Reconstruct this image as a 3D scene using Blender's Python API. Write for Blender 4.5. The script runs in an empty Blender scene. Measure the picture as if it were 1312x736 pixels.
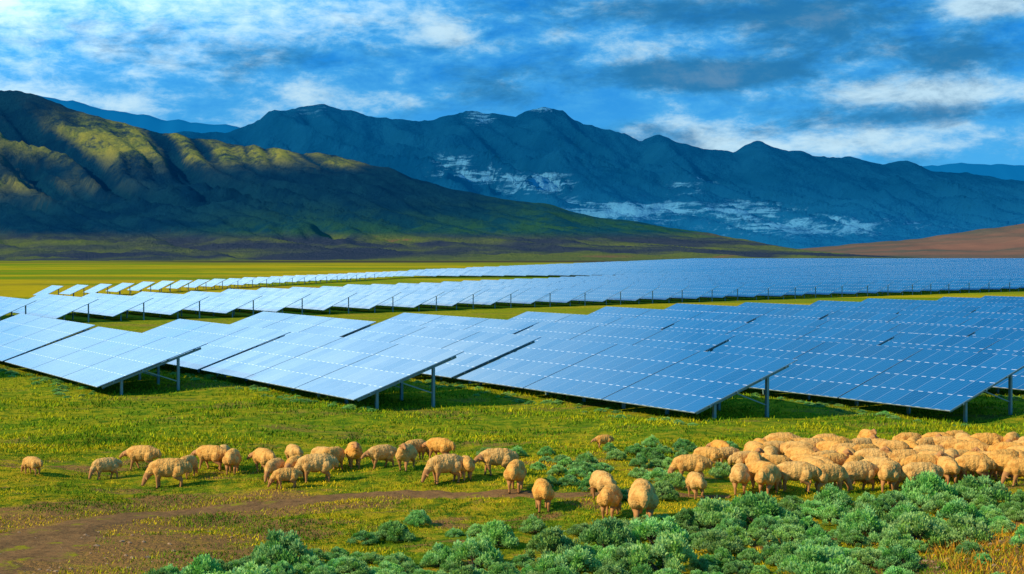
import bpy, bmesh, math, random
import numpy as np
from mathutils import Vector, Matrix, noise as mn
random.seed(7); rng=np.random.default_rng(7)
S=bpy.context.scene
S.view_settings.view_transform='Standard'; S.view_settings.look='None'; S.view_settings.exposure=0
COL=S.collection
# ---------------------------------------------------------------- camera
FP=1822.2; CH=7.2; TH=math.atan(42/1822.2)
cam=bpy.data.cameras.new("camera"); cam.lens=50; cam.sensor_width=36; cam.clip_end=60000; cam.clip_start=.5
co=bpy.data.objects.new("camera",cam); COL.objects.link(co); co.location=(0,0,CH); co.rotation_euler=(math.pi/2-TH,0,0); S.camera=co
def sstep(a,b,x):
    t=np.clip((x-a)/(b-a),0,1); return t*t*(3-2*t)
def hgt(x,y):
    x=np.asarray(x,float); y=np.asarray(y,float)
    f=1-sstep(60,110,y)
    n=.10*np.sin(x*.31+1.3*np.sin(y*.17))+.08*np.sin(y*.43+x*.12+1)+.05*np.sin(x*.83+y*.61)+.03*np.sin(x*1.7-y*1.3)
    bank=.9*np.exp(-(((x-14.5)/4.0)**2+((y-32.5)/3.2)**2))
    return f*n+bank
def px(x,y):
    up=368-y; dx=x-656
    d=np.array([dx, up*math.sin(TH)+FP*math.cos(TH), up*math.cos(TH)-FP*math.sin(TH)])
    h=0.
    for _ in range(5):
        t=(CH-h)/-d[2]; h=float(hgt(d[0]*t,d[1]*t))
    return d[0]*t,d[1]*t,h
# ---------------------------------------------------------------- node helpers
def mat(name):
    m=bpy.data.materials.new(name); m.use_nodes=True
    nt=m.node_tree; b=nt.nodes["Principled BSDF"]; return m,nt,b
class N:
    def __init__(s,nt): s.nt=nt
    def n(s,t,**k):
        nd=s.nt.nodes.new(t)
        for a,v in k.items(): setattr(nd,a,v)
        return nd
    def l(s,a,b): s.nt.links.new(a,b)
    def put(s,sock,v):
        if isinstance(v,bpy.types.NodeSocket): s.l(v,sock)
        elif isinstance(v,(tuple,list)) and len(v)==3 and len(sock.default_value)==4: sock.default_value=(*v,1)
        else: sock.default_value=v
    def math(s,op,a,b=0,c=None,clamp=False):
        nd=s.n('ShaderNodeMath',operation=op,use_clamp=clamp); s.put(nd.inputs[0],a); s.put(nd.inputs[1],b)
        if c is not None: s.put(nd.inputs[2],c)
        return nd.outputs[0]
    def vm(s,op,a,b):
        nd=s.n('ShaderNodeVectorMath',operation=op); s.put(nd.inputs[0],a); s.put(nd.inputs[1],b); return nd
    def mix(s,f,a,b,mode='MIX'):
        nd=s.n('ShaderNodeMix',data_type='RGBA',blend_type=mode); s.put(nd.inputs[0],f); s.put(nd.inputs[6],a); s.put(nd.inputs[7],b); return nd.outputs[2]
    def mr(s,v,a,b,c=0.,d=1.,sm=True):
        nd=s.n('ShaderNodeMapRange',interpolation_type='SMOOTHSTEP' if sm else 'LINEAR'); s.put(nd.inputs[0],v)
        for i,q in enumerate((a,b,c,d)): s.put(nd.inputs[i+1],q)
        return nd.outputs[0]
    def noise(s,vec,scale,detail=4,rough=.55,dist=0):
        nd=s.n('ShaderNodeTexNoise'); s.put(nd.inputs['Vector'],vec); nd.inputs['Scale'].default_value=scale
        nd.inputs['Detail'].default_value=detail; nd.inputs['Roughness'].default_value=rough; nd.inputs['Distortion'].default_value=dist
        return nd.outputs[0]
    def scale(s,vec,v): return s.vm('MULTIPLY',vec,v).outputs[0]
    def bump(s,h,strength,dist,b):
        nd=s.n('ShaderNodeBump'); nd.inputs['Strength'].default_value=strength; nd.inputs['Distance'].default_value=dist
        s.l(h,nd.inputs['Height']); s.l(nd.outputs[0],b.inputs['Normal'])
def mesh(name,v,f,mats=(),smooth=False):
    me=bpy.data.meshes.new(name); me.from_pydata([tuple(map(float,p)) for p in v],[],f); me.update()
    for m in mats: me.materials.append(m)
    if smooth: me.polygons.foreach_set('use_smooth',[True]*len(me.polygons))
    return me
def fastmesh(name,V,F,mats=(),smooth=False):
    k=F.shape[1]; me=bpy.data.meshes.new(name)
    me.vertices.add(len(V)); me.vertices.foreach_set('co',V.astype(np.float32).ravel())
    me.loops.add(F.size); me.loops.foreach_set('vertex_index',F.astype(np.int32).ravel())
    me.polygons.add(len(F)); me.polygons.foreach_set('loop_start',np.arange(0,F.size,k,dtype=np.int32))
    me.polygons.foreach_set('loop_total',np.full(len(F),k,dtype=np.int32))
    if smooth: me.polygons.foreach_set('use_smooth',np.ones(len(F),dtype=bool))
    me.update(calc_edges=True)
    for m in mats: me.materials.append(m)
    return me
def setcol(me,C,name='Col'):
    a=me.color_attributes.new(name,'FLOAT_COLOR','POINT')
    D=np.ones((len(C),4),np.float32); D[:,:C.shape[1]]=C; a.data.foreach_set('color',D.ravel())
def obj(name,me,loc=(0,0,0),rz=0,sc=1,parent=None):
    o=bpy.data.objects.new(name,me); COL.objects.link(o); o.location=loc; o.rotation_euler=(0,0,rz)
    o.scale=(sc,sc,sc) if not isinstance(sc,tuple) else sc
    if parent: o.parent=parent
    return o
# ---------------------------------------------------------------- sun + sky
sd=Vector((-.76,-.34,.56)).normalized(); el=math.asin(sd.z); az=math.atan2(sd.x,sd.y)
sl=bpy.data.lights.new("sun",'SUN'); sl.energy=5.0; sl.angle=math.radians(.5); sl.color=(1,.86,.58)
so=bpy.data.objects.new("sun",sl); COL.objects.link(so); so.rotation_euler=(-sd).to_track_quat('-Z','Y').to_euler(); so.location=(-50,-30,60)
W=bpy.data.worlds.new("World"); S.world=W; W.use_nodes=True; nt=W.node_tree; q=N(nt); bg=nt.nodes['Background']
sky=q.n('ShaderNodeTexSky',sky_type='NISHITA'); sky.sun_disc=False; sky.sun_elevation=el; sky.sun_rotation=az; sky.ozone_density=2.5; sky.air_density=1.0; sky.dust_density=.3
bg.inputs[1].default_value=.1
tc=q.n('ShaderNodeTexCoord').outputs['Generated']
nrm=q.vm('NORMALIZE',tc,(0,0,0)).outputs[0]
sx=q.n('ShaderNodeSeparateXYZ'); q.l(nrm,sx.inputs[0])
base=q.mix(1.,sky.outputs[0],(.06,.62,1.45),'MULTIPLY')
deep=q.mix(q.mr(sx.outputs[2],.03,.16),(.8,4.4,8.4),(.12,2.4,7.0))
deep=q.mix(q.mr(sx.outputs[2],.2,.45),deep,(.3,2.8,7.2))
base=q.mix(.78,base,deep)
def blob(px_,py_,rx,ry,amp):
    u=(px_-656)/FP; v=(326-py_)/FP; c=Vector((u,1,v)).normalized()
    d=q.vm('SUBTRACT',nrm,tuple(c)).outputs[0]
    d=q.vm('MULTIPLY',d,(FP/rx,FP/rx,FP/ry)).outputs[0]
    ln=q.vm('LENGTH',d,(0,0,0)).outputs['Value']
    return q.mr(ln,0.,1.,amp,0.)
def add(*a):
    r=a[0]
    for b in a[1:]: r=q.math('ADD',r,b)
    return r
nv=q.scale(nrm,(1,1,2.4))
n1=q.noise(nv,8.5,10,.62,.3); n2=q.noise(nv,30,9,.68,.2)
nn=q.math('ADD',q.math('MULTIPLY',n1,.58),q.math('MULTIPLY',n2,.42))
bias=add(blob(30,70,400,190,.11),blob(300,0,500,120,.08),blob(-350,-520,1300,560,.34),blob(100,130,340,50,.12),blob(500,45,260,60,.13),blob(580,50,50,24,.12),blob(1260,8,110,30,.26),blob(1190,118,220,30,.19),blob(1040,185,560,50,.16),blob(450,118,300,50,.09),blob(1150,60,460,180,.08),blob(760,20,300,80,.08),blob(760,130,260,60,.06))  # includes an unseen cloud bank upper left, added for the panel reflections
cm=q.math('ADD',nn,bias)
wm=q.mr(cm,.44,.64)
wh=q.mr(cm,.55,.76)
cloud=q.mix(wh,(.8,4.3,8.4),(5.6,8.0,9.4))
c=q.mix(q.math('MULTIPLY',wm,.94),base,cloud)
db=add(blob(900,98,190,30,.5),blob(640,105,170,60,.24),blob(1130,60,460,110,.18),blob(1240,70,120,30,.26),blob(1020,15,240,50,.30),blob(1180,150,260,24,.26),blob(330,75,300,40,.20),blob(880,185,260,50,.20),blob(760,10,240,40,.26),blob(120,40,200,40,.16))
dm=q.mr(q.math('ADD',q.math('MULTIPLY',q.noise(q.scale(nrm,(1,1,2.6)),17,8,.68,.3),.95),db),.50,.86)
c=q.mix(q.math('MULTIPLY',dm,.8),c,(.18,1.6,3.6))
reflect_boost=q.math('ADD',1.,blob(-300,-430,1150,520,2.4))  # over-bright sky patch out of frame, added to whiten the left panels' reflections
cx=q.n('ShaderNodeVectorMath',operation='SCALE'); q.l(c,cx.inputs[0]); q.l(reflect_boost,cx.inputs['Scale'])
q.l(cx.outputs[0],bg.inputs[0])
# ---------------------------------------------------------------- ground
def lines(a,b,st,far_lo,far_hi,g=1.13):
    L=list(np.arange(a,b+1e-6,st)); s=st; x=b
    while x<far_hi: s*=g; x+=s; L.append(x)
    s=st; x=a
    while x>far_lo: s*=g; x-=s; L.insert(0,x)
    return np.array(L)
XL=lines(-34,34,.4,-14000,14000); YL=lines(26,76,.4,-400,16000)
GX,GY=np.meshgrid(XL,YL); GZ=hgt(GX,GY)
V=np.stack([GX,GY,GZ],-1).reshape(-1,3)
def gridF(nx,ny):
    i=np.arange(ny-1)[:,None]*nx+np.arange(nx-1)[None,:]
    return np.stack([i,i+1,i+nx+1,i+nx],-1).reshape(-1,4)
gm,nt,b=mat("meadow_ground"); q=N(nt)
P=q.n('ShaderNodeNewGeometry').outputs['Position']; sp=q.n('ShaderNodeSeparateXYZ'); q.l(P,sp.inputs[0])
Px,Py=sp.outputs[0],sp.outputs[1]
a1=q.noise(P,.20,6,.65,.5); a2=q.noise(P,1.6,6,.7); a3=q.noise(P,9,4,.7)
cg=q.mix(q.mr(a1,.42,.58),(.44,.33,.012),(.17,.24,.010))
cg=q.mix(q.mr(a2,.42,.66),cg,(.06,.13,.010))
cg=q.mix(q.mr(a2,.50,.34,0.,.8),cg,(.44,.27,.028))
dirt=q.mix(q.mr(a3,.3,.7),(.38,.19,.055),(.17,.09,.04))
pn=q.noise(q.scale(P,(.14,.32,1)),1,7,.68,.6)
dl=q.math('MULTIPLY',q.mr(Py,48,34),q.mr(Px,0,-9)); dr=q.math('MULTIPLY',q.mr(Py,42,35),q.mr(Px,3,11))
dthr=q.math('ADD',pn,q.math('ADD',q.math('MULTIPLY',dl,.17),q.math('MULTIPLY',dr,.20)))
cg=q.mix(q.math('MULTIPLY',q.mr(dthr,.54,.61),q.mr(a2,.3,.5,.45,.97)),cg,dirt)
cg=q.mix(q.math('MULTIPLY',q.mr(Py,48,60),.45),cg,q.mix(q.mr(a2,.35,.65),(.30,.33,.012),(.10,.19,.012)))
pl=q.noise(q.scale(P,(.0035,.010,1)),1,8,.7,1.0); pl2=q.noise(q.scale(P,(.012,.03,1)),1,6,.7)
far=q.mix(q.mr(pl,.46,.54),(.46,.34,.012),(.15,.24,.012)); far=q.mix(q.mr(pl2,.47,.6,0.,.6),far,(.24,.19,.02))
cg=q.mix(q.mr(Py,130,260),cg,far)
plb=q.noise(q.scale(P,(.0012,.004,1)),1,6,.6,.8)
belt=q.mix(q.mr(plb,.42,.58),(.05,.05,.04),(.20,.22,.016))
cg=q.mix(q.mr(Py,850,1450),cg,belt)
cg=q.mix(q.math('MULTIPLY',q.mr(Py,500,900),q.mr(Px,150,400)),cg,(.28,.16,.05))
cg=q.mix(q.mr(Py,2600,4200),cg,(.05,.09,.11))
q.l(cg,b.inputs['Base Color']); b.inputs['Roughness'].default_value=.95; b.inputs['Specular IOR Level'].default_value=.0
hb=q.math('ADD',a2,q.math('MULTIPLY',a3,.6)); q.bump(hb,.9,.16,b)
obj("ground",fastmesh("ground",V,gridF(len(XL),len(YL)),[gm],True))
# ---------------------------------------------------------------- dirt path
pm,nt,b=mat("path_dirt"); q=N(nt); P=q.n('ShaderNodeNewGeometry').outputs['Position']
a=q.noise(P,2.5,6,.7); a_=q.noise(P,14,3,.6); a2=q.noise(P,.9,4,.6)
cp=q.mix(q.mr(a_,.3,.7,0.,.5),q.mix(q.mr(a,.35,.65),(.24,.12,.045),(.12,.062,.028)),(.30,.18,.07))
cp=q.mix(q.math('MULTIPLY',q.mr(a2,.57,.66),q.mr(a,.4,.55)),cp,(.26,.23,.015))
q.l(cp,b.inputs['Base Color'])
b.inputs['Roughness'].default_value=1; b.inputs['Specular IOR Level'].default_value=.0; q.bump(a,.8,.08,b)
pts=[(-160,735,2.6),(-40,722,2.2),(30,700,1.7),(90,676,1.0),(170,662,.75),(270,653,.58),(360,646,.52),(450,636,.5),(540,633,.46),(640,633,.44),(760,633,.38),(860,634,.3),(940,637,.22)]
W3=[(*px(x,y)[:2],w) for x,y,w in pts]
cen=[]
for i in range(len(W3)-1):
    p0=W3[max(i-1,0)];p1=W3[i];p2=W3[i+1];p3=W3[min(i+2,len(W3)-1)]
    n=max(3,int(math.dist(p1[:2],p2[:2])/.15))
    for k in range(n):
        t=k/n; cen.append([.5*((2*p1[j])+(-p0[j]+p2[j])*t+(2*p0[j]-5*p1[j]+4*p2[j]-p3[j])*t*t+(-p0[j]+3*p1[j]-3*p2[j]+p3[j])*t**3) for j in range(3)])
cen=np.array(cen); tan=np.gradient(cen[:,:2],axis=0); tan/=np.linalg.norm(tan,axis=1)[:,None]; nor=np.stack([-tan[:,1],tan[:,0]],1)
K=9; PV=[]
for i,(c_,n_) in enumerate(zip(cen,nor)):
    def wob(s): return 1+.5*mn.noise(Vector((i*.1,s,0)))+.5*mn.noise(Vector((i*.33,s+3,0)))+.4*mn.noise(Vector((i*.9,s+7,0)))
    wl=c_[2]*wob(0); wr=c_[2]*wob(20)
    for k in range(K):
        s=-wl+(wl+wr)*k/(K-1); x=c_[0]+n_[0]*s; y=c_[1]+n_[1]*s
        e=abs(k-(K-1)/2)/((K-1)/2)
        PV.append((x,y,float(hgt(x,y))+.022-.03*(e>.99)))
PV=np.array(PV)
obj("dirt_path",fastmesh("dirt_path",PV,gridF(K,len(cen)),[pm],True))
def path_dist(X,Y):
    d=np.full(len(X),99.)
    for c_ in cen[::4]: d=np.minimum(d,np.hypot(X-c_[0],Y-c_[1])-c_[2])
    return d
# ---------------------------------------------------------------- grass
gr,nt,b=mat("grass_blades"); q=N(nt); vc=q.n('ShaderNodeVertexColor',layer_name='Col')
q.l(vc.outputs[0],b.inputs['Base Color']); b.inputs['Roughness'].default_value=.9; b.inputs['Specular IOR Level'].default_value=.0
def low(X,Y,s): return np.sin(X*s+2*np.sin(Y*s*.7))*np.sin(Y*s*1.3+1.7*np.sin(X*s*.6+1))
def blades(name,n,ylo,yhi,hb,wb,pal,xs=.42,pw=1.6,keep=None):
    u=rng.random(n); Y=(ylo**(1/pw)+(yhi**(1/pw)-ylo**(1/pw))*u)**pw
    X=(rng.random(n)*2-1)*(Y*xs+1.5)
    d=path_dist(X,Y); cl=low(X,Y,1.1)+low(X+9,Y,2.9)*.8+low(X,Y+5,.37)
    ok=(d>rng.random(n)*.35-.12)&(cl+rng.normal(0,.6,n)>-.3)
    if keep is not None: ok&=keep(X,Y)
    X=X[ok];Y=Y[ok];cl=cl[ok]; n=len(X)
    H=hb*(.45+.8*rng.random(n)+.35*np.clip(cl,0,2)); Z=hgt(X,Y)
    a=rng.random(n)*6.283; w=wb*(.6+.8*rng.random(n)); lx=rng.normal(0,.5,n)*H; ly=rng.normal(0,.5,n)*H
    A=np.stack([X-np.cos(a)*w,Y-np.sin(a)*w,Z-.01],1);B=np.stack([X+np.cos(a)*w,Y+np.sin(a)*w,Z-.01],1);T=np.stack([X+lx,Y+ly,Z+H],1)
    V=np.stack([A,B,T],1).reshape(-1,3); F=np.arange(3*n).reshape(-1,3)
    pal=np.array(pal); g=(low(X,Y,.5)+.6*low(X+3,Y+8,1.3))*.45+.5; idx=np.clip((g*len(pal)+rng.normal(0,.6,n)).astype(int),0,len(pal)-1)
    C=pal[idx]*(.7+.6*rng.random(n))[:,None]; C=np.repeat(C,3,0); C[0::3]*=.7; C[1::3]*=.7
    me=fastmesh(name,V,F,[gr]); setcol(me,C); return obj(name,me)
yel=[(.85,.60,.02),(.68,.54,.015),(.42,.43,.015),(.18,.30,.012),(.10,.20,.012)]
grn=[(.54,.50,.012),(.36,.44,.012),(.18,.33,.012),(.07,.18,.01)]
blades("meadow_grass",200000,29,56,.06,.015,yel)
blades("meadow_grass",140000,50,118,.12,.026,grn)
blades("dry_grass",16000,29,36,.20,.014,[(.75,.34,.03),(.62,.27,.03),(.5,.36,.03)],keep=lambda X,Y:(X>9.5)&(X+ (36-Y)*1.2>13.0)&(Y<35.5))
# ---------------------------------------------------------------- solar panels
sp_,nt,b=mat("solar_glass"); q=N(nt); uv=q.n('ShaderNodeUVMap').outputs[0]; s=q.n('ShaderNodeSeparateXYZ'); q.l(uv,s.inputs[0]); U,Vv=s.outputs[0],s.outputs[1]
MW,MH=1.117,1.5625
def line(v,period,w):
    f=q.math('FRACT',q.math('DIVIDE',v,period)); d=q.math('MULTIPLY',q.math('MINIMUM',f,q.math('SUBTRACT',1.,f)),period)
    return q.math('LESS_THAN',d,w)
vl=line(U,MW,.013); hl=line(Vv,MH,.024)
dash=q.math('LESS_THAN',q.math('FRACT',q.math('DIVIDE',U,MW/2)),.5)
hl=q.math('MULTIPLY',hl,dash)
cl_=q.math('MAXIMUM',line(U,MW/6,.006),line(Vv,MH/10,.006))
cmb=q.n('ShaderNodeCombineXYZ'); q.l(q.math('FLOOR',q.math('DIVIDE',U,MW)),cmb.inputs[0]); q.l(q.math('FLOOR',q.math('DIVIDE',Vv,MH)),cmb.inputs[1])
oi=q.n('ShaderNodeObjectInfo').outputs['Random']; q.l(q.math('MULTIPLY',oi,50.),cmb.inputs[2])
wn=q.n('ShaderNodeTexWhiteNoise'); q.l(cmb.outputs[0],wn.inputs[0])
cell=q.mix(wn.outputs[0],(.002,.075,.20),(.006,.12,.29))
cell=q.mix(cl_,cell,(.05,.22,.40))
cell=q.mix(q.math('MULTIPLY',vl,.65),cell,(.36,.46,.56)); cell=q.mix(hl,cell,(.75,.8,.85))
q.l(cell,b.inputs['Base Color']); b.inputs['IOR'].default_value=2.0
dust=q.noise(q.n('ShaderNodeNewGeometry').outputs['Position'],.8,5,.6)
q.l(q.math('ADD',q.mr(wn.outputs[0],0,1,.10,.2),q.math('MULTIPLY',dust,.1)),b.inputs['Roughness'])
st,nt,b=mat("galvanised_steel"); q=N(nt); b.inputs['Metallic'].default_value=.4; b.inputs['Roughness'].default_value=.5
q.l(q.mix(q.noise(q.n('ShaderNodeTexCoord').outputs['Object'],6,4),(.12,.26,.27),(.24,.38,.38)),b.inputs['Base Color'])
bk,nt,b=mat("panel_backsheet"); b.inputs['Base Color'].default_value=(.10,.13,.17,1); b.inputs['Roughness'].default_value=.6
al,nt,b=mat("aluminium_frame"); b.inputs['Base Color'].default_value=(.45,.55,.62,1); b.inputs['Metallic'].default_value=.6; b.inputs['Roughness'].default_value=.4
pd=Vector((.844,.536,0)).normalized(); rd=Vector((-pd.y,pd.x,0))
ANG=math.atan2(rd.y,rd.x)
def box(V,F,MI,p0,p1,m,T=None):
    i=len(V)
    for z in (p0[2],p1[2]):
        for y in (p0[1],p1[1]):
            for x in (p0[0],p1[0]):
                v=Vector((x,y,z)); V.append(T@v if T else v)
    for f in ((0,2,3,1),(4,5,7,6),(0,1,5,4),(2,6,7,3),(0,4,6,2),(1,3,7,5)): F.append([i+k for k in f]); MI.append(m)
LOWZ=.48; WID=5.9; RISE=2.05; SL=math.hypot(WID,RISE); TILT=math.atan2(RISE,WID)
def make_table(nm,L,nb):
    V=[];F=[];MI=[]
    Tm=Matrix.Translation((0,0,LOWZ))@Matrix.Rotation(-TILT,4,'X')
    bl=L/nb
    for k in range(nb):
        x0=k*bl+.05; x1=(k+1)*bl-.05; n0=len(F)
        box(V,F,MI,(x0,-SL,-.045),(x1,0,0),2,Tm)
        MI[n0+1]=0; MI[n0]=1
    def tube(x0,x1,yy,z0,z1,w): box(V,F,MI,(x0,yy-w,z0),(x1,yy+w,z1),3,Tm)
    for yy in (-.9,-2.5,-4.0,-5.5): tube(.02,L-.02,yy,-.12,-.048,.035)
    n=nb*2
    for k in range(n+1):
        x=.35+(L-.7)*k/n
        box(V,F,MI,(x-.04,-SL+.35,-.24),(x+.04,-.3,-.122),3,Tm)
        for yy in (-1.35,-4.55):
            top=(Tm@Vector((x,yy,-.25)))
            box(V,F,MI,(x-.065,top.y-.065,-.5),(x+.065,top.y+.065,top.z+.03),3)
        a=Tm@Vector((x,-2.7,-.25)); bb=Tm@Vector((x,-4.5,-.25)); bb=Vector((x,bb.y,.55))
        d=(bb-a); M=Matrix.Translation(a)@d.to_track_quat('Z','Y').to_matrix().to_4x4()
        box(V,F,MI,(-.025,-.025,0),(.025,.025,d.length),3,M)
    me=mesh(nm,V,F,[sp_,bk,al,st]); me.polygons.foreach_set('material_index',MI)
    ul=me.uv_layers.new(name='UVMap'); inv=Tm.inverted()
    for p in me.polygons:
        for li in p.loop_indices:
            c_=inv@me.vertices[me.loops[li].vertex_index].co; ul.data[li].uv=(c_.x-.05,-c_.y)
    return me
TA=make_table("solar_table",20.1,3)
def W2(p,r,z=0): v=pd*p+rd*r; return Vector((v.x,v.y,z))
def table(p,r):
    c_=W2(p,r); z=float(hgt(c_.x,c_.y))*.6+random.uniform(-.04,.04)
    o=obj("solar_panel_table",TA,(c_.x,c_.y,z),ANG)
    o.rotation_euler=(random.uniform(-.012,.012),random.uniform(-.003,.003),ANG)
rows=[(1.,92),(11.2,86),(20.9,72.3),(28.9,59.1),(38.7,46.5),(49.0,41.7),(58.6,38),(68.2,40),(77.8,42)]
def b1back(p): return 95+.20*max(p-60,0)+ (0 if p>25 else 12)
p=87.4
while p<300: rows.append((p,44+ (p-87)*.05+random.uniform(-2,2))); p+=9.6
far_list=[]
for p,r0 in rows:
    r=r0; e=b1back(p)
    while r+14<e+8:
        if p<125: table(p,r)
        else: far_list.append((p,r,20.1,WID,RISE,.48))
        r+=20.6
def inview(p,r):
    c_=W2(p,r); return c_.y>60 and abs(c_.x)<c_.y*.50+40
b2f=lambda p:150+.155*(p-34)
b2l=lambda p:24+max(0,(p-60))*.50
p=-40
while p<1500:
    f=b2f(p)+random.uniform(-.6,.6)
    L=b2l(p); r=f
    while L>1:
        l=min(L,42 if L>56 else L)
        if inview(p,r) or inview(p,r+l): far_list.append((p,r,l,4.5,2.0,.5))
        r+=l+.7; L-=l+.7
    p+=6.6 if p<500 else 8
bline=lambda p:241.6+1.046*(p-63)
p=58.
while p<1700:
    e=bline(p); s=b2f(p)+b2l(p)+14
    if p<205: far_list.append((p,e-7,7,3.1,1.5,.6)); p+=5.7; continue
    e=min(e,(1700-.536*p)/.844)
    st_=max(s,e-9-(p-205)*1.35) if p<330 else s
    r=st_
    while r<e-6:
        L=min(58,e-r)
        if inview(p,r) or inview(p,r+L): far_list.append((p,r,L,4.6,1.9,.5))
        r+=L+(.8 if int(r/60)%3 else 12)
    p+=6.8 if p<600 else 8.5
V=[];F=[];MI=[];UV=[]
for (p,r,L,w,ri,lz) in far_list:
    dist=W2(p,r).y
    nb=max(1,round(L/6.7)) if dist<500 else max(1,round(L/20)); bl=L/nb
    ri=ri*random.uniform(.96,1.04)
    for k in range(nb):
        x0=r+k*bl+.06; x1=r+(k+1)*bl-.06
        i=len(V); th=.06; nrmv=Vector((-pd.x*ri,-pd.y*ri,w)).normalized()*th
        A=W2(p,x0,lz);B=W2(p,x1,lz);C=W2(p+w,x1,lz+ri);D=W2(p+w,x0,lz+ri)
        V+= [A,B,C,D,A-nrmv,B-nrmv,C-nrmv,D-nrmv]
        off=((round(p)*3+k)%7)*3*1.117
        uvq={0:(off,0),1:(off+bl,0),2:(off+bl,6.25),3:(off,6.25)}
        fs=[(0,3,2,1),(4,5,6,7),(0,1,5,4),(1,2,6,5),(2,3,7,6),(3,0,4,7)]
        for j,f in enumerate(fs):
            F.append([i+a for a in f]); MI.append(0 if j==0 else (1 if j==1 else 2))
            UV+= [uvq[a%4] for a in f]
        if dist<400:
            for rr in (x0+.4,)+((x1-.4,) if k==nb-1 else ()):
                for ww in (w*.22,w*.78):
                    c_=W2(p+ww,rr); zt=lz+ri*ww/w-.05; n0=len(F)
                    box(V,F,MI,(c_.x-.06,c_.y-.06,-.2),(c_.x+.06,c_.y+.06,zt),3)
                    UV+=[(0,0)]*(4*(len(F)-n0))
me=mesh("solar_panel_array",V,F,[sp_,bk,al,st]); me.polygons.foreach_set('material_index',MI)
ul=me.uv_layers.new(name='UVMap'); ul.data.foreach_set('uv',np.array(UV,np.float32).ravel())
obj("solar_panel_array",me)
# ---------------------------------------------------------------- mountains
def interp(pts,x): return float(np.interp(x,[a for a,_ in pts],[b for _,b in pts]))
def rid(v,o=5):
    s=0;a=1;f=1;t=0
    for _ in range(o):
        s+=a*(1-abs(mn.noise(v*f))*2); t+=a; a*=.55; f*=2.05
    return s/t
def range_(name,prof,Y0,Yr,Y1,x0,x1,nx,ny,power,g,fx,fy,skew,matl,rough_ridge=0,attr=None,seed=0,rf=.004):
    prof=[((a-656)/FP*Yr,(326-b_)/FP*Yr+CH) for a,b_ in prof]
    xs=np.linspace((x0-656)/FP*Yr,(x1-656)/FP*Yr,nx); V=np.zeros((ny,nx,3)); C=np.zeros((ny*nx,3))
    Rs=[interp(prof,x)+rough_ridge*mn.fractal(Vector((x*rf,seed,0)),1,2,6) for x in xs]
    nf=int(ny*.85)
    for j in range(ny):
        if j<=nf: t=j/nf; y=Y0+(Yr-Y0)*t
        else: t=1-(j-nf)/(ny-1-nf); y=Yr+(Y1-Yr)*(1-t)
        for i,x in enumerate(xs):
            R=Rs[i]
            v=Vector((((x+skew*(y-Yr))*fx),y*fy,seed))
            w=mn.noise(Vector((x*fx*.4,y*fx*.4,seed+5)))*.8
            rg=rid(v+Vector((w,w,0)),6)
            h=R*(t**power)
            gl=(1-rg)
            h-=R*g*gl*min(1,3*(1-t)+.12)*t**.8*1.2
            V[j,i]=(x,y,max(h,-3 if t<.02 else -1)-(4 if t<=0 else 0))
            if attr: C[j*nx+i]=attr(x,y,h,R,t,rg)
    me=fastmesh(name,V.reshape(-1,3),gridF(nx,ny),[matl],True)
    if attr: setcol(me,C)
    obj(name,me)
def G(x,c,w): return math.exp(-((x-c)/w)**2)
def haze(b,colr,k):  # aerial haze imitated by faint emission in the material
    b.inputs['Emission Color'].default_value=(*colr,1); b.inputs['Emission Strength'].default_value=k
hm,nt,b=mat("hill_slopes"); q=N(nt); P=q.n('ShaderNodeNewGeometry').outputs['Position']; vc=q.n('ShaderNodeVertexColor',layer_name='Col'); s=q.n('ShaderNodeSeparateColor'); q.l(vc.outputs[0],s.inputs[0])
n1=q.noise(P,.010,9,.70,.5); n2=q.noise(P,.045,8,.75); n3=q.noise(q.scale(P,(.002,.0045,.03)),1,6,.6,.6)
ch=q.mix(q.mr(n1,.35,.65),(.002,.022,.055),(.005,.042,.072))  # cloud shadow over the hill is put into this dark base colour
ch=q.mix(q.mr(s.outputs[1],.1,.95),ch,q.mix(q.mr(n1,.4,.6),(.006,.055,.07),(.024,.09,.03)))
sun_patch=q.math('MULTIPLY',s.outputs[0],q.mr(q.math('ADD',q.math('MULTIPLY',n1,.5),q.math('MULTIPLY',n2,.5)),.40,.54,.1,1.))  # mask for sunlight through clouds, painted as olive slope colour
ch=q.mix(sun_patch,ch,q.mix(q.mr(n1,.4,.6),(.16,.20,.035),(.34,.31,.04)))
ft=q.mix(q.mr(n3,.38,.62),(.035,.042,.06),(.13,.16,.02)); ft=q.mix(q.mr(n3,.6,.7),ft,(.24,.12,.05))
ch=q.mix(s.outputs[2],ch,ft)
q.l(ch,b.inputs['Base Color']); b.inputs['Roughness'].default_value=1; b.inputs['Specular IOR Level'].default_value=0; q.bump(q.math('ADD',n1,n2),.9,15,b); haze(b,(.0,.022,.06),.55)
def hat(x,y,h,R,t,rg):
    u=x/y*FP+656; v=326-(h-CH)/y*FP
    m=max(G(u,140,150)*G(v,178,26),G(u,300,140)*G(v,197,12)*.9,G(u,20,90)*G(v,235,12)*.5,G(u,430,36)*G(v,208,7)*.7)  # regions of the hill that get the painted sunlit patches
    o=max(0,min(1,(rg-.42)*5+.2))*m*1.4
    grn=max(0,min(1,(v-240)/60))*.8*max(0,min(1,(u-150)/200))+max(0,min(1,(u-560)/260))*.6
    foot=max(0,min(1,(v-297)/10))
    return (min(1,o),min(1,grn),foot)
near_p=[(-900,60),(-500,40),(-200,78),(0,110),(40,118),(100,140),(150,153),(230,170),(300,182),(370,190),(430,198),(500,215),(560,235),(620,250),(700,262),(760,275),(850,290),(940,303),(1000,317),(1060,326),(1500,330)]
range_("hill",near_p,1500,2800,4000,-600,1120,460,170,1.6,.33,.0085,.0016,.9,hm,5,hat,1,.01)
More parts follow.
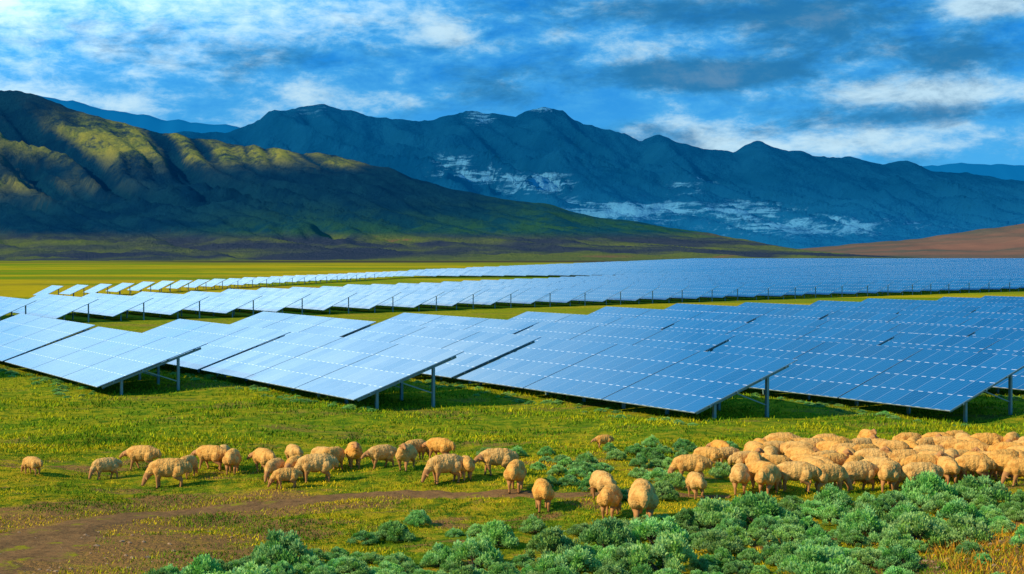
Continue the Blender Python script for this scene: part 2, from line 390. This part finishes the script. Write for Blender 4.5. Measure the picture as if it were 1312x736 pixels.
fm,nt,b=mat("hazy_mountain_rock"); q=N(nt); P=q.n('ShaderNodeNewGeometry').outputs['Position']; vc=q.n('ShaderNodeVertexColor',layer_name='Col'); s=q.n('ShaderNodeSeparateColor'); q.l(vc.outputs[0],s.inputs[0])
n1=q.noise(P,.0022,8,.65,.5); n2=q.noise(P,.007,8,.65,.3)
cf=q.mix(q.mr(n1,.3,.7),(.001,.024,.065),(.003,.046,.10))  # blue of the rock is aerial haze painted into the base colour
cf=q.mix(s.outputs[1],cf,(.006,.09,.20))
sn=q.noise(q.scale(P,(.0034,.0014,.020)),1,10,.75,1.8); sn2=q.noise(P,.010,8,.78,.8)
snow=q.mr(q.math('ADD',q.math('ADD',q.math('MULTIPLY',sn,.65),q.math('MULTIPLY',sn2,.35)),q.math('MULTIPLY',s.outputs[0],.175)),.595,.675)
snow=q.math('MULTIPLY',snow,q.mr(s.outputs[0],.08,.55))
cf=q.mix(q.math('MULTIPLY',snow,.7),cf,(.10,.32,.48))
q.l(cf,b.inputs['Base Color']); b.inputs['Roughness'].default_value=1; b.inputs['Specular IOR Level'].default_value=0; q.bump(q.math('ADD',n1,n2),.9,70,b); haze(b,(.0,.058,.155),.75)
def mat_at(x,y,h,R,t,rg):
    u=x/y*FP+656; v=326-(h-CH)/y*FP
    sn=max(G(u,580,50)*G(v,210,12)*.8,G(u,690,50)*G(v,238,16),G(u,620,60)*G(v,226,9),G(u,800,130)*G(v,270,15),G(u,950,80)*G(v,272,14),G(u,1040,140)*G(v,290,14),G(u,615,22)*G(v,150,12)*.8,G(u,395,36)*G(v,142,9)*.6,G(u,880,40)*G(v,238,14)*.7,G(u,690,22)*G(v,141,8)*.7)
    sn*=.45+1.1*max(0,min(1,1.2-rg))
    return (min(1,sn),max(0,min(1,(v-230)/80))*.8,0)
far_p=[(-600,190),(-200,165),(0,170),(200,172),(260,164),(290,162),(312,155),(335,151),(345,141),(355,137),(370,138),(385,132),(400,135),(415,130),(432,134),(450,138),(475,144),(500,151),(530,147),(560,150),(590,141),(605,139),(625,142),(660,147),(680,139),(695,132),(712,138),(735,149),(760,153),(780,161),(820,177),(845,167),(865,174),(900,184),(940,193),(955,184),(970,179),(985,185),(1010,191),(1035,193),(1060,199),(1090,200),(1130,207),(1160,206),(1190,216),(1250,222),(1312,232),(1500,240),(1900,250)]
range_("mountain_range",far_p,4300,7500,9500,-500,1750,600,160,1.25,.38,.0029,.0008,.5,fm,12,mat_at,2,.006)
bm2,nt,b=mat("hazy_distant_rock"); q=N(nt); P=q.n('ShaderNodeNewGeometry').outputs['Position']
q.l(q.mix(q.noise(P,.0015,7),(.002,.05,.12),(.004,.07,.15)),b.inputs['Base Color']); b.inputs['Roughness'].default_value=1; b.inputs['Specular IOR Level'].default_value=0; haze(b,(.0,.11,.30),.8)  # distance haze painted as blue base colour, plus emission
bp=[(-600,130),(-200,110),(20,114),(60,121),(140,138),(180,142),(210,149),(290,160),(420,180),(700,220),(900,225),(1100,215),(1190,211),(1230,208),(1312,212),(1500,205),(1900,220)]
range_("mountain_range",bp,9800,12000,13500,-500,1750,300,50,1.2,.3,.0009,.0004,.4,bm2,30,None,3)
rm,nt,b=mat("red_hill_earth"); q=N(nt); P=q.n('ShaderNodeNewGeometry').outputs['Position']; a=q.noise(q.scale(P,(.003,.004,.02)),1,7,.6,.6)
q.l(q.mix(q.mr(a,.35,.65),(.22,.11,.075),(.09,.09,.07)),b.inputs['Base Color']); b.inputs['Roughness'].default_value=1; b.inputs['Specular IOR Level'].default_value=0; q.bump(a,.8,20,b)
range_("hill",[(850,327),(1000,321),(1100,312),(1180,306),(1220,298),(1260,293),(1312,286),(1500,270),(1900,275)],1800,3000,4000,850,1900,160,50,1.3,.3,.005,.002,.3,rm,3,None,4,.01)
# ---------------------------------------------------------------- sheep
wl,nt,b=mat("sheep_wool"); q=N(nt); oc=q.n('ShaderNodeTexCoord').outputs['Object']; oi=q.n('ShaderNodeObjectInfo').outputs['Random']
a=q.noise(oc,7,6,.7); v=q.n('ShaderNodeTexVoronoi'); q.l(oc,v.inputs[0]); v.inputs['Scale'].default_value=22
c1=q.mix(oi,(.80,.40,.085),(.78,.46,.15)); c2=q.mix(oi,(.58,.24,.045),(.54,.28,.08))
q.l(q.mix(q.mr(a,.36,.6),c2,c1),b.inputs['Base Color']); b.inputs['Roughness'].default_value=1; b.inputs['Specular IOR Level'].default_value=.0
q.bump(q.math('ADD',a,q.math('MULTIPLY',v.outputs[0],.6)),.8,.03,b)
fc,nt,b=mat("sheep_face_hair"); b.inputs['Base Color'].default_value=(.48,.21,.06,1); b.inputs['Roughness'].default_value=.9
hf,nt,b=mat("sheep_hoof_eye"); b.inputs['Base Color'].default_value=(.02,.015,.012,1); b.inputs['Roughness'].default_value=.4
_b=bmesh.new(); bmesh.ops.create_uvsphere(_b,u_segments=14,v_segments=9,radius=1); _b.verts.ensure_lookup_table()
BV=np.array([v.co[:] for v in _b.verts]); BF=[[v.index for v in f.verts] for f in _b.faces]; _b.free()
def ball(B,c_,r,s=(1,1,1)):
    n=sum(len(x) for x in B[0]); B[0].append(BV*np.array(s)*r+np.array(c_)); B[1].extend([[i+n for i in f] for f in BF])
def chain(B,pts,s=(1,1,1)):
    for (a,ra),(b_,rb) in zip(pts[:-1],pts[1:]):
        a=Vector(a);b_=Vector(b_); n=max(2,int((b_-a).length/(min(ra,rb)*.45)))
        for k in range(n+1):
            t=k/n; ball(B,a.lerp(b_,t)[:],ra+(rb-ra)*t,s)
def sheep(nm,pose,walk,fat=1.,yaw=0.,seed=0):
    B=([],[])
    chain(B,[((-.43,0,.58),.18*fat),((-.26,0,.59),.245*fat),((0,0,.57),.275*fat),((.22,0,.58),.245*fat),((.36,0,.59),.175*fat)],(1,.9,1))
    cy,sy=math.cos(yaw),math.sin(yaw)
    def Y(p,o=(.38,0)): x=p[0]-o[0]; return (o[0]+x*cy-p[1]*sy, x*sy+p[1]*cy,p[2])
    if pose=='graze': nk=[((.36,0,.57),.165),((.50,0,.46),.115),((.59,0,.33),.09)]; hd=[((.60,0,.31),.088),((.64,0,.22),.07),((.685,0,.11),.048)]; er=(.58,.30)
    elif pose=='low': nk=[((.36,0,.60),.165),((.50,0,.58),.12),((.60,0,.55),.095)]; hd=[((.63,0,.55),.088),((.71,0,.50),.07),((.78,0,.43),.048)]; er=(.61,.56)
    else: nk=[((.36,0,.62),.17),((.45,0,.74),.125),((.52,0,.84),.095)]; hd=[((.54,0,.86),.09),((.62,0,.83),.07),((.71,0,.78),.05)]; er=(.50,.88)
    nk=[(Y(a),r) for a,r in nk]; hd=[(Y(a),r) for a,r in hd]
    chain(B,nk,(1,.9,1)); chain(B,hd,(1,.85,1))
    for sgn in (1,-1):
        for k in range(5):
            t=k/4; ball(B,Y((er[0]-.02*t,sgn*(.06+.09*t),er[1]-.03*t)),.034*(1-.35*t),(1,1,.7))
    chain(B,[((-.56,0,.66),.07),((-.62,0,.56),.075),((-.63,0,.46),.05)],(1,1.2,1))
    for sgn in (1,-1):
        o=walk*sgn
        chain(B,[((.26,sgn*.13,.50),.13),((.25,sgn*.13,.38),.085),((.27+o*.5,sgn*.125,.21),.042),((.255+o,sgn*.12,.07),.032),((.27+o,sgn*.12,.025),.036)])
        o=-walk*sgn
        chain(B,[((-.31,sgn*.13,.50),.16),((-.22+o*.3,sgn*.135,.37),.095),((-.38+o*.6,sgn*.125,.235),.046),((-.355+o,sgn*.12,.07),.034),((-.34+o,sgn*.12,.025),.037)])
    me=bpy.data.meshes.new(nm); me.from_pydata(np.concatenate(B[0]).tolist(),[],B[1])
    o=bpy.data.objects.new(nm+"_tmp",me)
    sc2=bpy.data.scenes.new("tmp"); sc2.collection.objects.link(o)
    md=o.modifiers.new("r",'REMESH'); md.mode='VOXEL'; md.voxel_size=.017
    ms=o.modifiers.new("s",'SMOOTH'); ms.factor=.5; ms.iterations=4
    vl_=sc2.view_layers[0]; vl_.update(); dg=vl_.depsgraph
    m2=bpy.data.meshes.new_from_object(o.evaluated_get(dg)); bpy.data.objects.remove(o); bpy.data.scenes.remove(sc2); m2.name=nm
    hp=[Vector(a) for a,_ in hd]; ec=Vector(Y((er[0],0,er[1])))
    ns=[v.normal.copy() for v in m2.vertices]; isw=[]
    for v,n_ in zip(m2.vertices,ns):
        c_=v.co; dh=min((c_-a).length for a in hp)
        w=1 if (c_.z>.36 and dh>.13 and not ((c_-ec).length<.17 and dh<.17)) else 0
        isw.append(w)
        if w:
            d=.012*mn.fractal(c_*7+Vector((seed,0,0)),1,2,2)+.010*(1-abs(mn.noise(c_*24+Vector((seed,0,0))))*2)
            v.co=c_+n_*d
    for m in (wl,fc,hf): m2.materials.append(m)
    for p in m2.polygons:
        z=sum(m2.vertices[i].co.z for i in p.vertices)/len(p.vertices)
        p.material_index=0 if sum(isw[i] for i in p.vertices)>=2 else (2 if z<.035 else 1); p.use_smooth=True
    bm=bmesh.new(); bm.from_mesh(m2); n0=len(bm.faces)
    e=Vector(hd[0][0]).lerp(Vector(hd[1][0]),.5)
    def sph(c_,r): bmesh.ops.create_uvsphere(bm,u_segments=8,v_segments=6,radius=r,matrix=Matrix.Translation(c_))
    for sgn in (1,-1): sph(e+Vector((-sy*sgn*.068,cy*sgn*.068,.02)),.014)
    sph(Vector(hd[2][0])+Vector((cy*.035,sy*.035,-.012)),.02)
    bm.faces.ensure_lookup_table()
    for f in bm.faces[n0:]: f.material_index=2
    bm.to_mesh(m2); bm.free()
    return m2
SH={'g1':sheep("sheep",'graze',0.02,1,0,1),'g2':sheep("sheep",'graze',.08,1.05,.35,2),'g3':sheep("sheep",'graze',-.06,.97,-.4,3),
    'l1':sheep("sheep",'low',.09,1.03,0,4),'l2':sheep("sheep",'low',-.07,1,.5,5),'u1':sheep("sheep",'up',.02,1.02,0,6),'u2':sheep("sheep",'up',.07,1,.7,7)}
L=[(41,608,150,'g1',.68),(135,614,215,'g2',.8),(182,602,172,'l1',.95),(215,625,188,'g1',1.08),(241,612,75,'g1',.85),(270,602,160,'l1',.95),(287,600,100,'g2',.9),(298,607,92,'g1',.95),
(338,606,130,'l2',.95),(352,617,250,'g1',.85),(376,596,120,'g3',.85),(378,617,255,'l1',.95),(366,626,200,'g3',.75),(404,618,195,'g1',1.05),(427,604,60,'l2',.95),(414,600,150,'g1',.85),(454,600,282,'u1',1.0),
(488,600,215,'l1',.9),(520,602,255,'u2',.98),(533,590,40,'g1',.85),(563,590,150,'l1',.9),(570,620,205,'g1',1.05),(597,615,100,'g2',.85),(636,609,190,'l2',1.0),(661,630,82,'g1',1.08),(695,654,95,'g1',1.02),
(773,575,200,'l1',.6),(771,642,110,'g1',1.0),(782,663,75,'g3',1.05),(823,671,88,'g1',1.35),(884,617,175,'g1',.98),(891,638,100,'g1',.88),(922,588,120,'l2',.8),(906,600,160,'g2',.85),(930,598,200,'g1',.8)]
for x,y,h in [(948,632,80),(975,626,140),(985,634,60),(1018,630,170),(1040,622,120),(1062,632,20),(1098,630,200),(1125,622,150),(1142,630,60),(1178,630,185),(1212,620,100),(1245,618,170),(1285,612,190),(1312,623,175),(1345,616,170)]:
    L.append((x,y,h,random.choice(['g1','g2','g3','l1']),random.uniform(.98,1.1)))
for y,xa,xb,n in [(590,955,1330,14),(598,950,1380,17),(607,945,1400,18),(615,960,1400,17)]:
    for k in range(n):
        x=xa+(xb-xa)*(k+.5)/n+random.uniform(-9,9)
        t=random.choice(['g1','g2','l1','l1','l2','l2','u1'])
        L.append((x,y+random.uniform(-4,4),random.choice([170,185,20,200,150,0,90,250])+random.uniform(-25,25),t,random.uniform(.9,1.08)))
L+=[(1112,578,280,'u1',.95),(1058,583,180,'l1',.9),(1006,585,190,'l1',.9),(1165,583,10,'l1',.95),(1200,582,170,'l1',.95),(1225,580,20,'l2',.95),(1250,588,175,'l1',.9)]
spos=[]
for x,y,h,t,s_ in L:
    X,Y_,Z=px(x,y)
    for _ in range(6):
        bad=[(a,b_) for a,b_ in spos if math.hypot(a-X,b_-Y_)<.48]
        if not bad: break
        X+=random.uniform(-.5,.5); Y_+=random.uniform(0,.5)
    spos.append((X,Y_)); Z=float(hgt(X,Y_))
    obj("sheep",SH[t],(X,Y_,Z-.01),math.radians(h),s_*1.03)
# ---------------------------------------------------------------- shrubs
sg,nt,b=mat("shrub_leaves"); q=N(nt); vc=q.n('ShaderNodeVertexColor',layer_name='Col'); oi=q.n('ShaderNodeObjectInfo').outputs['Random']
hs=q.n('ShaderNodeHueSaturation'); q.l(vc.outputs[0],hs.inputs['Color']); q.l(q.mr(oi,0,1,.465,.51,False),hs.inputs['Hue']); q.l(q.mr(q.math('FRACT',q.math('MULTIPLY',oi,7.3)),0,1,.7,1.15,False),hs.inputs['Value'])
q.l(hs.outputs[0],b.inputs['Base Color']); b.inputs['Roughness'].default_value=.9; b.inputs['Specular IOR Level'].default_value=.0
tl=q.n('ShaderNodeBsdfTranslucent'); q.l(hs.outputs[0],tl.inputs[0]); mxs=q.n('ShaderNodeMixShader'); mxs.inputs[0].default_value=.3
q.l(b.outputs[0],mxs.inputs[1]); q.l(tl.outputs[0],mxs.inputs[2]); q.l(mxs.outputs[0],nt.nodes['Material Output'].inputs[0])
tw,nt,b=mat("twigs"); b.inputs['Base Color'].default_value=(.07,.045,.03,1); b.inputs['Roughness'].default_value=.9
def shrub(seed,nl=7500):
    r=np.random.default_rng(seed); lob=[]; NL=44
    for k in range(NL):
        a=r.random()*6.283; d=.46*math.sqrt(r.random()); lob.append((d*math.cos(a),d*math.sin(a)*.95,(.06+.30*(1-(d/.48)**2))*(.65+.6*r.random()),.06+.05*r.random()))
    lob=np.array(lob); id_=r.integers(0,NL,nl); dr=r.normal(0,1,(nl,3)); dr/=np.linalg.norm(dr,axis=1)[:,None]; dr[:,2]=np.abs(dr[:,2])*1.3-.35
    rad=lob[id_,3]*(.6+.75*r.random(nl)**1.7); c_=lob[id_,:3]+dr*rad[:,None]; c_[:,2]=np.maximum(c_[:,2],.01)
    up=dr*.9+np.array([0,0,.8])+r.normal(0,.35,(nl,3)); up/=np.linalg.norm(up,axis=1)[:,None]
    sd_=np.cross(up,r.normal(0,1,(nl,3))); sd_/=np.linalg.norm(sd_,axis=1)[:,None]
    ln=(.022+.034*r.random(nl))[:,None]; wd=ln*.28
    V=np.stack([c_-sd_*wd*.4,c_+sd_*wd*.4,c_+up*ln*.6+sd_*wd,c_+up*ln,c_+up*ln*.6-sd_*wd],1)
    V=V.reshape(-1,3); F=np.arange(nl*5).reshape(-1,5)
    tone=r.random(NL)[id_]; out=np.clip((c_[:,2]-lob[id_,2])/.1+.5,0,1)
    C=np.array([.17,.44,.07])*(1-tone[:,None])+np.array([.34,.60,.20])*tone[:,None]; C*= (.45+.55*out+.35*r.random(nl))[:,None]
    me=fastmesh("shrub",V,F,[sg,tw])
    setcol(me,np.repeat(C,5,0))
    bm=bmesh.new(); bm.from_mesh(me); n0=len(bm.faces)
    for k in range(12):
        e=Vector(lob[k,:3])*.9; M=Matrix.Translation(e*.5)@e.to_track_quat('Z','Y').to_matrix().to_4x4()
        bmesh.ops.create_cone(bm,cap_ends=False,segments=5,radius1=.012,radius2=.004,depth=e.length,matrix=M)
    bm.faces.ensure_lookup_table()
    for f in bm.faces[n0:]: f.material_index=1
    bm.to_mesh(me); bm.free(); return me
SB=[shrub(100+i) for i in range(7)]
def far_sheep(X,Y_,r): return all(math.hypot(a-X,b_-Y_)>r for a,b_ in spos)
bpos=[]
def pshrub(x,y,w,name="green_shrub",parent=None):
    X,Y_,Z=px(x,y)
    if not far_sheep(X,Y_,.55): return
    s_=w/FP*Y_/1.0
    if parent and any((a-X)**2+(b_-Y_)**2<((s_+c_)*.36)**2 for a,b_,c_ in bpos): return
    bpos.append((X,Y_,s_))
    obj(name,random.choice(SB),(X,Y_,float(hgt(X,Y_))-.03),random.random()*6.28,(s_*random.uniform(.9,1.25),s_,s_*random.uniform(.85,1.3)),parent)
iso=[(505,693,46),(536,673,36),(582,687,24),(612,686,34),(638,700,52),(466,697,34),(745,686,38),(683,683,38),(625,586,30),(660,586,32),(700,584,22),(726,600,30),(752,598,34),(738,612,28),(770,604,28),(690,602,22),(815,584,30),(833,588,34),(850,582,26),(877,578,34),(820,598,26),(730,622,30),(765,620,34),(705,622,26),(845,616,36),(862,626,34),(800,640,34),(800,660,24),(780,578,20),(842,598,24),(700,592,18),(850,640,40),(1075,580,24),(905,618,30),(925,612,34),(935,575,22),(360,716,44),(1275,585,20),(715,610,30),(745,606,36),(790,590,28),(835,575,26),(860,600,30),(875,588,22),(755,630,30),(720,594,26),(820,612,30)]
for x,y,w in iso: pshrub(x,y,w)
th=bpy.data.objects.new("shrub_thicket",None); COL.objects.link(th)
poly_top=[(200,748),(250,732),(300,722),(350,716),(430,712),(520,715),(600,722),(690,718),(740,704),(800,690),(850,664),(900,652),(950,645),(1010,648),(1060,640),(1130,640),(1200,636),(1312,640),(1400,640)]
for k in range(4200):
    x=random.uniform(200,1400); y=random.uniform(638,790)
    if y<interp(poly_top,x)+4: continue
    n_=mn.noise(Vector((x*.013,y*.03,2)))+.45*mn.noise(Vector((x*.05,y*.1,7)))
    if n_<-.26: continue
    if x>1170 and y>672 and (x-1170)*.5+(y-672)>48 and random.random()<.93: continue
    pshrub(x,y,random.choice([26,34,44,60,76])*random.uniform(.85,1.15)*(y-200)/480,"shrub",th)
we=bpy.data.objects.new("weed_growth",None); COL.objects.link(we)
for k in range(420):
    p0=random.choice(rows[2:9]); r=random.uniform(p0[1]-1,p0[1]+26); c_=W2(p0[0]+random.uniform(-1.2,.8),r)
    if abs(c_.x)<c_.y*.42:
        s_=random.uniform(.3,.7); obj("weed",random.choice(SB),(c_.x,c_.y,float(hgt(c_.x,c_.y))-.05),random.random()*6.28,(s_,s_,s_*.6),we)
# stones
rk,nt,b=mat("stone"); q=N(nt); q.l(q.mix(q.noise(q.n('ShaderNodeTexCoord').outputs['Object'],4,5),(.26,.14,.06),(.42,.27,.14)),b.inputs['Base Color']); b.inputs['Roughness'].default_value=.95
bm=bmesh.new()
for k in range(260):
    if k<150: x=random.uniform(1100,1400);y=random.uniform(690,770)
    else: x=random.uniform(-60,330);y=random.uniform(680,760)
    X,Y_,Z=px(x,y); r=random.uniform(.02,.07)
    M=Matrix.Translation((X,Y_,Z))@Matrix.Rotation(random.random()*6,4,'Z')@Matrix.Diagonal((r*random.uniform(.8,1.6),r,r*.7,1))
    g=bmesh.ops.create_icosphere(bm,subdivisions=1,radius=1,matrix=M)
    for v in g['verts']: v.co+=Vector([random.uniform(-1,1)*r*.2 for _ in range(3)])
me=bpy.data.meshes.new("stones"); bm.to_mesh(me); bm.free(); me.materials.append(rk); obj("scattered_stones",me)
